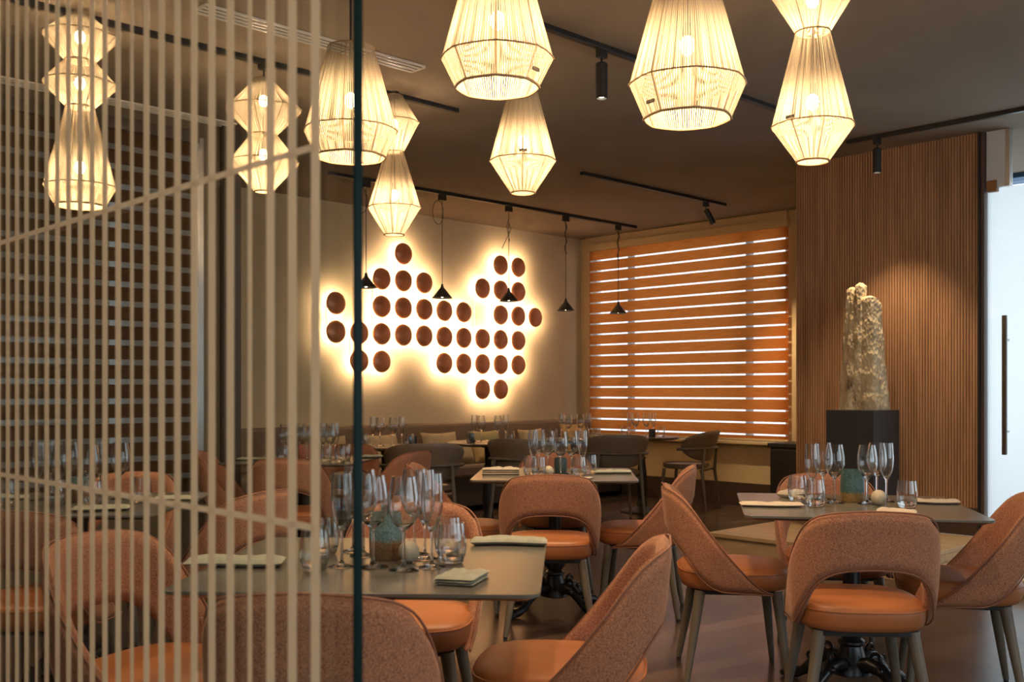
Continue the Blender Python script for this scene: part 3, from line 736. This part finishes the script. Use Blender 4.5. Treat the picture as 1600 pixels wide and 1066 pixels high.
def seat_mesh(hx, y0, y1, z0, z1, e=3.2, dome=.012):
    lv = [(z0,.90),(z0+.006,.95),(z0+.025,.985),(z0+.05,1.0),(z1-.022,1.0),(z1-.010,.985),(z1-.002,.95),(z1+.004,.85),(z1+dome*.7,.6),(z1+dome,.3),(z1+dome,.02)]
    vs = []; n = 48; cy = (y0+y1)/2
    for z, k in lv:
        for x, y, _ in superring(hx, y0, y1, z, n, e): vs.append((x*k, cy+(y-cy)*k, z))
    fs = []
    for i in range(len(lv)-1):
        for j in range(n): fs.append((i*n+j, i*n+(j+1)%n, (i+1)*n+(j+1)%n, (i+1)*n+j))
    fs.append(list(range(n))[::-1]); fs.append([(len(lv)-1)*n+j for j in range(n)])
    return G().add(vs, fs)
def make_chair():
    e = empty('dining_chair')
    seat_mesh(.222, -.219, .245, .385, .472).build('seat', M['leather'], e, smooth=70)
    G().tube(superring(.222, -.219, .245, .455), .0035, 6, cyc=True).build('seam', M['leather'], e, smooth=60)
    sh = shell().build('backrest', M['tweed'], e, smooth=65)
    ss = [-.546+1.092*i/80 for i in range(81)]
    pp = [shell_pt(s, smooth_tab(ZT, s)-.001, .013) for s in ss]+[shell_pt(s, smooth_tab(ZB, s)+.002, .013) for s in ss[::-1]]
    G().tube(pp, .0032, 6, cyc=True).build('piping', M['piping'], sh, smooth=70)
    G().rprism(.17,.17,.365,.388,.05).build('seat_frame', M['black'], e)
    for sx in (-1, 1):
        for sy in (-1, 1):
            a = Vector((sx*.155, .015+sy*.155, .378)); b_ = Vector((sx*.215, .015+sy*(.215 if sy < 0 else .195), 0.012))
            l = G().tube([a, a.lerp(b_,.5), b_], [.0235,.0185,.0125], 14).build('leg', M['leg'], e, smooth=50)
            G().tube([b_+Vector((0,0,.002)), b_-Vector((0,0,.012))], .010, 10).build('glide', M['black'], l)
    return e
chair0 = make_chair(); used = [0]
def place(proto, cnt, p_, rz, label, cat, group):
    if cnt[0] == 0: o = proto; o.location = p_; o.rotation_euler = (0,0,rz)
    else: o = dup(proto, p_, rz)
    cnt[0] += 1; return tag(o, label, cat, group)
# x to the right of the camera axis, distance, turn (0 faces away, + turns left)
CH = 'rust tweed shell dining chairs'
chairs = [
 (1.225, 3.66, -5, 'rust tweed chair with its back to us at the right table, cognac seat'),
 (.93, 4.38, -95, 'rust tweed chair on the left side of the right table, facing right'),
 (1.475, 4.70, 174, 'rust tweed chair on the far side of the right table, in front of the platform'),
 (1.79, 4.10, 73, 'rust tweed chair at the right edge, facing left to the right table'),
 (.19, 5.16, -2, 'rust tweed chair with its back to us at the middle table'),
 (.715, 5.60, 78, 'rust tweed chair on the right side of the middle table, facing left'),
 (-.29, 5.70, -90, 'rust tweed chair on the left side of the middle table, facing right'),
 (.27, 6.36, 178, 'rust tweed chair on the far side of the middle table behind its glasses'),
 (-.395, 2.29, -4, 'nearest rust tweed chair, its back to us behind the glass edge'),
 (.145, 2.80, 82, 'large rust tweed chair right of the front table, facing left at bottom centre'),
 (-.93, 2.76, -113, 'rust tweed chair on the left side of the front table behind striped glass'),
 (-.35, 3.41, 177, 'rust tweed chair on the far side of the front table, facing us'),
 (-1.68, 3.68, -2, 'rust tweed chair with its back to us at the far left table'),
 (-1.22, 4.22, 65, 'rust tweed chair right of the far left table, turned away to the left'),
 (-1.86, 4.78, 176, 'rust tweed chair on the far side of the far left table'),
 (-1.33, 6.34, -4, 'rust tweed chair with its back to us at the table behind the right stripes'),
 (-1.80, 6.82, -84, 'rust tweed chair facing right, left of the table behind the right stripes'),
 (-.86, 6.98, 62, 'rust tweed chair facing left, its slanted back beside the glass edge'),
 (-1.24, 7.45, 174, 'rust tweed chair on the far side of the table behind the right stripes'),
]
for x, d, a, lb in chairs:
    place(chair0, used, cam_xy(x, d), HEAD+R(a), lb, 'chair', CH)

# ------------------------------------------------------------------ taupe round-back chairs
def make_taupe():
    e = empty('round_back_chair')
    seat_mesh(.235, -.21, .235, .425, .462, 2.6, .008).build('seat', M['greyleather'], e, smooth=70)
    # curved back panel with rounded outline
    ns, nz = 40, 14; vs = []; fs = []
    for side in (1,-1):
        for i in range(ns+1):
            a = (i/ns*2-1); ang = a*R(78); r_ = .255
            hh = .155*(max(0.0, 1-abs(a)**2.4))**.5+.001
            for j in range(nz+1):
                b_ = j/nz*2-1; z = .655+b_*hh
                th = .014*(max(0,1-max(abs(a),abs(b_))**6))**.5
                rr = r_+.10*(z-.5)/.3+side*th
                vs.append((rr*math.sin(ang), .035-rr*math.cos(ang), z+.02*a*a*0))
    k = (ns+1)*(nz+1)
    for q in (0,k):
        for i in range(ns):
            for j in range(nz): fs.append((q+i*(nz+1)+j, q+(i+1)*(nz+1)+j, q+(i+1)*(nz+1)+j+1, q+i*(nz+1)+j+1))
    G().add(vs, fs).build('backrest', M['greyleather'], e, smooth=70)
    G().tube([((.325)*math.sin(R(q)), .035-.325*math.cos(R(q)), .625+.012*math.cos(R(q))) for q in range(-84, 85, 7)], .0135, 10).build('back_rail', M['leg'], e, smooth=60)
    for sx in (-1,1):
        G().tube([(sx*.19,-.245,.63),(sx*.21,-.22,.40),(sx*.235,-.27,0.0)], [.012,.017,.012], 12).build('leg', M['leg'], e, smooth=60)
        G().tube([(sx*.19,.18,.425),(sx*.225,.22,0.0)], [.018,.012], 12).build('leg', M['leg'], e, smooth=60)
    G().tube([(-.2,-.2,.41),(.2,-.2,.41)], .012, 8).build('stretcher', M['leg'], e)
    return e
taupe0 = make_taupe(); ut = [0]
for px, d, a, lb in [
 (660, 8.05, 14, 'taupe round-back chair with its back to us right of the leftmost round table'),
 (822, 8.75, -22, 'taupe round-back chair half hidden by the middle table glasses'),
 (958, 9.55, 8, 'taupe round-back chair in front of the left end of the window blind'),
 (1074, 10.45, 62, 'taupe round-back chair right of the window table, turned left')]:
    place(taupe0, ut, pt(px, d), HEAD+R(a), lb, 'chair', 'taupe round-back chairs')

# ------------------------------------------------------------------ tables
def claw_base(e, h):
    prof = [(.001,h),(.11,h),(.11,h-.02),(.04,h-.03),(.034,h-.07),(.034,.42),(.046,.41),(.046,.395),(.036,.385),(.05,.33),(.054,.28),(.046,.24),(.038,.225),(.052,.215),(.052,.205),(.042,.195),(.06,.13),(.078,.10),(.078,.085),(.05,.075),(.001,.075)]
    G().lathe(prof, 28).build('column', M['iron'], e, smooth=40)
    g = G()
    for i in range(10):
        a = 2*math.pi*i/10
        g.tube([(.050*math.cos(a), .050*math.sin(a), .24),(.058*math.cos(a+.25), .058*math.sin(a+.25), .28),(.052*math.cos(a+.5), .052*math.sin(a+.5), .33)], [.004,.008,.004], 6)
    g.build('column_fluting', M['iron'], e, smooth=60)
    for q in range(4):
        T = Matrix.Rotation(R(45+90*q), 4, 'Z')
        f = G().tube([(.03,0,.115),(.09,0,.135),(.14,0,.125),(.19,0,.085),(.235,0,.045),(.27,0,.03),(.30,0,.026)], [.034,.032,.028,.022,.020,.024,.026], 12, T)
        f.ball((.305,0,.024), .026, 8, (1.2,1,.9), T)
        for k in (-1,0,1): f.ball((.325,k*.018,.016), .014, 6, (1.5,.8,1), T)
        f.tube([(.115+.022*math.cos(R(w_)), 0, .165+.018*math.sin(R(w_))) for w_ in range(0,360,30)], .008, 6, T, cyc=True)
        f.tube([(.20+.016*math.cos(R(w_)), 0, .112+.014*math.sin(R(w_))) for w_ in range(0,360,30)], .007, 6, T, cyc=True)
        for k in (-1,1): f.ball((.15,k*.026,.125), .014, 6, (1,1,1), T)
        f.build('claw_foot', M['iron'], e, smooth=50)
def make_table(half=.43):
    e = empty('square_table')
    G().rprism(half, half, .732, .75, .035, tf=None, ins=.022).build('tabletop', M['tabletop'], e, smooth=30)
    claw_base(e, .732); return e
table0 = make_table(); utb = [0]
TABLES = {}
for key, x, d, a, lb in [
 ('front', -.345, 2.72, -3, 'square taupe table in front by the glass edge, laid with glasses'),
 ('right', 1.345, 4.07, -10.5, 'square taupe table at right in front of the ribbed wall'),
 ('middle', .235, 5.62, -3, 'square taupe table in the middle with a bright left napkin'),
 ('left', -1.75, 4.15, 1, 'square taupe table far left behind the striped glass'),
 ('rear', -1.38, 6.82, -7, 'square taupe table behind the right stripes, near the banquette')]:
    o = place(table0, utb, cam_xy(x, d), HEAD+R(a), lb, 'table', 'square taupe dining tables'); TABLES[key] = o
def make_round(r_=.37):
    e = empty('round_table')
    G().lathe([(.001,.75),(r_-.004,.75),(r_,.745),(r_-.003,.735),(r_-.03,.725),(.001,.725)], 48).build('tabletop', mat('dark_wood_round_top', (.10,.065,.04), .3), e, smooth=30)
    G().lathe([(.001,.725),(.09,.725),(.09,.715),(.035,.70),(.03,.60),(.03,.55),(.038,.545),(.038,.535),(.03,.53),(.046,.40),(.055,.25),(.045,.16),(.036,.12),(.05,.09),(.05,.06),(.001,.06)], 28).build('column', M['black'], e, smooth=40)
    G().lathe([(.001,.06),(.05,.06),(.09,.035),(.20,.02),(.215,.012),(.215,0),(.001,0)], 40).build('base_plate', M['black'], e, smooth=40)
    return e
round0 = make_round(); ur = [0]
for key, px, d, lb in [('r1',602,8.5,'round dark table nearest the glass edge along the banquette'),
 ('r2',763,9.1,'round dark table in the middle of the banquette'),
 ('r3',897,9.75,'round dark table at the banquette corner, behind the middle table glasses'),
 ('r4',1003,10.25,'round dark table in front of the window blind')]:
    TABLES[key] = place(round0, ur, pt(px, d), 0, lb, 'table', 'round dark tables')

# ------------------------------------------------------------------ tableware
def make_wine():
    outer = [(.0001,0),(.038,0),(.0385,.0015),(.030,.004),(.010,.008),(.0045,.014),(.0038,.03),(.0036,.085),(.0048,.097),(.012,.104),(.026,.118),(.036,.138),(.0395,.160),(.0385,.185),(.0345,.212),(.0300,.236)]
    inner = [(.0292,.236),(.0336,.212),(.0376,.185),(.0386,.160),(.035,.139),(.025,.1205),(.012,.108),(.0001,.105)]
    return G().lathe(outer+inner, 32).build('wine_glass', M['glass'], smooth=60)
def make_flute():
    outer = [(.0001,0),(.034,0),(.0345,.0015),(.027,.004),(.009,.008),(.0042,.014),(.0036,.03),(.0036,.075),(.005,.088),(.012,.100),(.022,.122),(.0275,.150),(.0290,.175),(.0275,.205),(.0250,.240)]
    inner = [(.0243,.240),(.0267,.205),(.0282,.175),(.0266,.150),(.0212,.123),(.0112,.103),(.0001,.094)]
    return G().lathe(outer+inner, 32).build('flute_glass', M['glass'], smooth=60)
def make_tumbler():
    outer = [(.0001,0),(.026,0),(.030,.004),(.036,.02),(.0385,.040),(.0375,.065),(.0345,.09),(.0325,.105)]
    inner = [(.0315,.105),(.0335,.09),(.0365,.065),(.0375,.040),(.035,.021),(.028,.009),(.0001,.008)]
    return G().lathe(outer+inner, 32).build('tumbler', M['glass'], smooth=60)
def two_glass(o, zlim):
    o.data.materials.append(M['stem'])
    for p_ in o.data.polygons:
        if sum(o.data.vertices[i].co.z for i in p_.vertices)/len(p_.vertices) < zlim: p_.material_index = 1
    return o
PRO = {'w':two_glass(make_wine(), .115), 'f':two_glass(make_flute(), .108), 't':two_glass(make_tumbler(), .012)}; UG = {'w':0,'f':0,'t':0}
GN = {'w':('stemmed wine glass','wine glass'), 'f':('slim flute glass','flute glass'), 't':('stemless tumbler','tumbler')}
TB = {'front':'front table', 'right':'right table', 'middle':'middle table', 'left':'far left table', 'rear':'table behind the right stripes',
      'r1':'round table nearest the glass edge', 'r2':'middle round table', 'r3':'round corner table', 'r4':'window table'}
OBST = {'front':[(603,2.76,.045),(639,2.70,.03)], 'right':[(1332,4.20,.05),(1373,4.05,.032)], 'middle':[(876,5.66,.038),(857,5.45,.03)],
        'rear':[(476,6.78,.047)], 'left':[(125,4.2,.042)], 'r1':[(645,8.5,.034)], 'r2':[(735,9.12,.034)], 'r4':[(1019,10.1,.034)]}
def glasses(key, lst):
    lst = sorted(lst, key=lambda q: q[1]); cnt = {k: sum(1 for q in lst if q[0] == k) for k in 'wft'}; seen = {'w':0,'f':0,'t':0}
    RD = {'w':.040,'f':.036,'t':.040}; q_ = [[k, px, d] for k, px, d in lst]; ob = OBST.get(key, [])
    for it in range(60):
        for a in q_:
            for b_ in q_:
                if a is b_: continue
                d_ = (pt(a[1],a[2])-pt(b_[1],b_[2])).length
                if d_ < RD[a[0]]+RD[b_[0]]+.003:
                    (a if a[2] > b_[2] else b_)[2] += .006; (b_ if a[2] > b_[2] else a)[2] -= .002
            for px, d, r_ in ob:
                if (pt(a[1],a[2])-pt(px,d)).length < RD[a[0]]+r_+.003: a[2] += .008 if a[2] > d else -.008
    lst = [tuple(q) for q in q_]
    for kd, px, d in lst:
        i = seen[kd]; seen[kd] += 1; n = cnt[kd]
        pos = 'the only one' if n == 1 else 'leftmost of %d' % n if i == 0 else 'rightmost of %d' % n if i == n-1 else '%s of %d from the left' % (ORD[i], n)
        p_ = pt(px, d, .7505)
        if UG[kd] == 0: o = PRO[kd]; o.location = p_
        else: o = PRO[kd].copy(); C.objects.link(o); o.location = p_
        UG[kd] += 1
        tag(o, '%s on the %s, %s' % (GN[kd][0], TB[key], pos), 'glass', 'glasses on the ' + TB[key])
glasses('front', [('f',534,2.60),('f',552,2.80),('w',568,2.78),('w',583,2.62),('w',631,2.60),('w',648,2.84),('f',675,2.60),('f',664,2.76),('t',706,2.66),('t',700,2.82),('t',492,2.60),('t',508,2.82)])
glasses('right', [('f',1269,4.12),('w',1286,4.30),('w',1304,4.15),('w',1355,4.08),('w',1370,4.26),('f',1385,4.20),('t',1246,4.22),('t',1274,4.02),('t',1417,3.98)])
glasses('middle', [('f',833,5.60),('w',842,5.78),('w',856,5.60),('w',876,5.46),('w',893,5.66),('f',910,5.56),('t',829,5.46),('t',842,5.40),('t',905,5.42),('t',922,5.56)])
glasses('left', [('t',14,4.0),('f',60,4.25),('f',80,4.40),('w',96,4.2),('w',110,4.38),('w',140,4.2),('f',156,4.35),('w',188,4.3),('t',85,4.0),('t',222,4.15),('t',145,3.95)])
glasses('rear', [('w',445,6.7),('w',470,6.9),('w',480,6.7),('f',505,6.9),('w',516,6.75),('f',524,6.9),('t',443,6.5),('t',510,6.55),('t',532,6.5),('t',540,6.72)])
glasses('r1', [('t',569,8.4),('f',583,8.55),('w',594,8.45),('w',614,8.45),('f',628,8.55),('t',640,8.4)])
glasses('r2', [('t',737,9.0),('f',741,9.2),('w',752,9.1),('w',778,9.1),('f',790,9.2),('t',798,8.98)])
glasses('r3', [('t',865,9.6),('f',877,9.75),('w',888,9.65),('w',907,9.65),('f',920,9.75),('t',932,9.6)])
glasses('r4', [('t',976,10.2),('f',984,10.35),('w',993,10.2),('w',1010,10.2),('f',1021,10.35),('t',1033,10.15)])

def vase(p_, r_, h, m, label, plant=False):
    e = empty('ceramic_vase', p_)
    prof = [(.0001,0),(r_*.86,0),(r_*.95,.006),(r_*1.0,h*.35),(r_*.99,h*.62),(r_*.93,h*.85),(r_*.90,h),(r_*.83,h),(r_*.85,h*.85),(r_*.9,h*.3),(.0001,.01)]
    G().lathe(prof, 40).build('pot_body', m, e, smooth=50)
    if plant:
        g = G()
        for q in range(7):
            a = q*.9; g.tube([(0,0,h*.8),(.008*math.cos(a),.008*math.sin(a),h+.01),(.013*math.cos(a),.013*math.sin(a),h+.022)], [.003,.005,.001], 8)
        g.build('succulent', M['green'], e, smooth=60)
    return tag(e, label, 'vase')
vase(pt(603,2.76,.7505), .045, .125, M['glaze'], 'speckled teal and brown ceramic pot with a green tip on the front table', True)
vase(pt(1332,4.20,.7505), .048, .130, M['glaze2'], 'teal and gold ceramic pot on the right table')
vase(pt(876,5.66,.7505), .036, .085, M['glaze3'], 'dark teal ceramic cup between the glasses of the middle table')
vase(pt(476,6.78,.7505), .045, .10, M['pinkvase'], 'pink clay pot on the table behind the right stripes')
vase(pt(125,4.2,.7505), .04, .10, M['glaze'], 'teal ceramic pot among the glasses of the far left table')
for k, (px, d, r_) in enumerate([(636,4.16,.042)][:0]+[(639,2.70,.028),(1373,4.05,.030),(857,5.45,.027)]):
    o = G().ball((0,0,r_*1.02), r_, 12, (1,1,1.05)).build('candle_ball', M['stone_ball'], smooth=80); o.location = pt(px, d, .7502)
    tag(o, 'round beige stone candle beside the pot on the ' + ['front table','right table','middle table'][k], 'candle')
for px, d, lb in [(645,8.5,'small dark cup on the round table nearest the glass edge'), (735,9.12,'small dark cup on the middle round table'), (1019,10.1,'small dark cup on the window table')]:
    o = G().lathe([(.0001,0),(.03,0),(.034,.01),(.034,.08),(.030,.08),(.030,.012),(.0001,.01)], 20).build('cup', M['cup'], smooth=40); o.location = pt(px, d, .7503); tag(o, lb, 'cup')

def napkin(p_, w_, dpt, h, rz, label, m='napkin', roll=False, seed=0):
    """folded cloth; roll gives the plump rolled kind"""
    nx, ny = 26, 14; vs = []; fs = []
    lay = 1 if roll else 3
    for l in range(lay):
        base = len(vs); hh = h/lay; z0 = l*hh; sh = random.uniform(-.004,.004)
        for side in (0,1):
            for i in range(nx+1):
                for j in range(ny+1):
                    a, b_ = i/nx*2-1, j/ny*2-1
                    ed = (max(0,1-abs(b_)**(2.2 if roll else 9)))**.5 * (max(0,1-abs(a)**14))**.5
                    n_ = noise.noise(Vector((a*2.4+seed, b_*1.6, l*.7+seed)))
                    y = b_*dpt/2*(1+.05*n_) + sh + (.012*math.sin(a*2.3+seed) if roll else 0)
                    x = a*w_/2 + sh
                    mid = z0+hh*.5; zz = mid+(hh*.5*ed)*(1 if side else -1)
                    if side and l == lay-1: zz += n_*h*.28*ed + noise.noise(Vector((a*6+seed, b_*4, 3)))*h*.12*ed
                    vs.append((x, y, max(0,zz)))
        k = (nx+1)*(ny+1)
        for q in (0,k):
            for i in range(nx):
                for j in range(ny): fs.append((base+q+i*(ny+1)+j, base+q+(i+1)*(ny+1)+j, base+q+(i+1)*(ny+1)+j+1, base+q+i*(ny+1)+j+1))
        rim = [i*(ny+1) for i in range(nx+1)]+[nx*(ny+1)+j for j in range(1,ny+1)]+[i*(ny+1)+ny for i in range(nx-1,-1,-1)]+[j for j in range(ny-1,0,-1)]
        for q in range(len(rim)):
            a, b_ = rim[q], rim[(q+1)%len(rim)]; fs.append((base+a, base+b_, base+k+b_, base+k+a))
    o = G().add(vs, fs).build('napkin', M[m], smooth=60); o.location = (p_.x, p_.y, .7503); o.rotation_euler = (0,0,HEAD+rz)
    return tag(o, label, 'napkin', 'folded linen napkins')
napkin(pt(724,2.44), .095, .14, .018, R(-16), 'grey green folded napkin at the near edge of the front table', seed=1)
napkin(pt(797,3.02), .225, .08, .022, R(-2), 'rolled sage napkin at the right end of the front table', roll=True, seed=2)
napkin(pt(370,2.66), .25, .10, .024, R(5), 'rumpled sage napkin at the left end of the front table', roll=True, seed=3)
napkin(pt(1206,4.02), .24, .08, .018, R(-2), 'cream rolled napkin at the left edge of the right table', 'napkin_cream', True, 4)
napkin(pt(1238,4.36), .11, .09, .03, R(40), 'crumpled cream napkin behind the left tumbler on the right table', 'napkin_cream', True, 8)
napkin(pt(1464,4.12), .17, .07, .018, R(-14), 'cream rolled napkin at the right side of the right table', 'napkin_cream', True, 5)
napkin(pt(1400,3.80), .14, .075, .016, R(-22), 'cream folded napkin behind the nearest chair on the right table', 'napkin_cream', True, 9)
napkin(pt(783,5.60), .20, .12, .034, R(0), 'thick white and sage napkin at the left edge of the middle table', 'napkin_cream', False, 6)
napkin(pt(958,5.62), .21, .07, .022, R(-2), 'rolled sage napkin at the right edge of the middle table', roll=True, seed=7)
napkin(pt(907,5.30), .11, .08, .008, R(-25), 'flat cream napkin behind the chair back on the middle table', 'napkin_cream', False, 10)
napkin(pt(393,6.7), .20, .08, .02, R(0), 'sage napkin at the left of the table behind the right stripes', roll=True, seed=11)
napkin(pt(576,6.95), .18, .08, .022, R(0), 'sage napkin at the right end of the table by the glass edge', roll=True, seed=12)
napkin(pt(158,3.88), .20, .09, .02, R(10), 'rumpled sage napkin at the near edge of the far left table', roll=True, seed=13)
napkin(pt(277,4.25), .17, .09, .018, R(0), 'sage napkin at the right end of the far left table', roll=True, seed=14)
napkin(pt(10,4.30), .18, .08, .018, R(0), 'sage napkin at the left frame edge on the far left table', roll=True, seed=15)
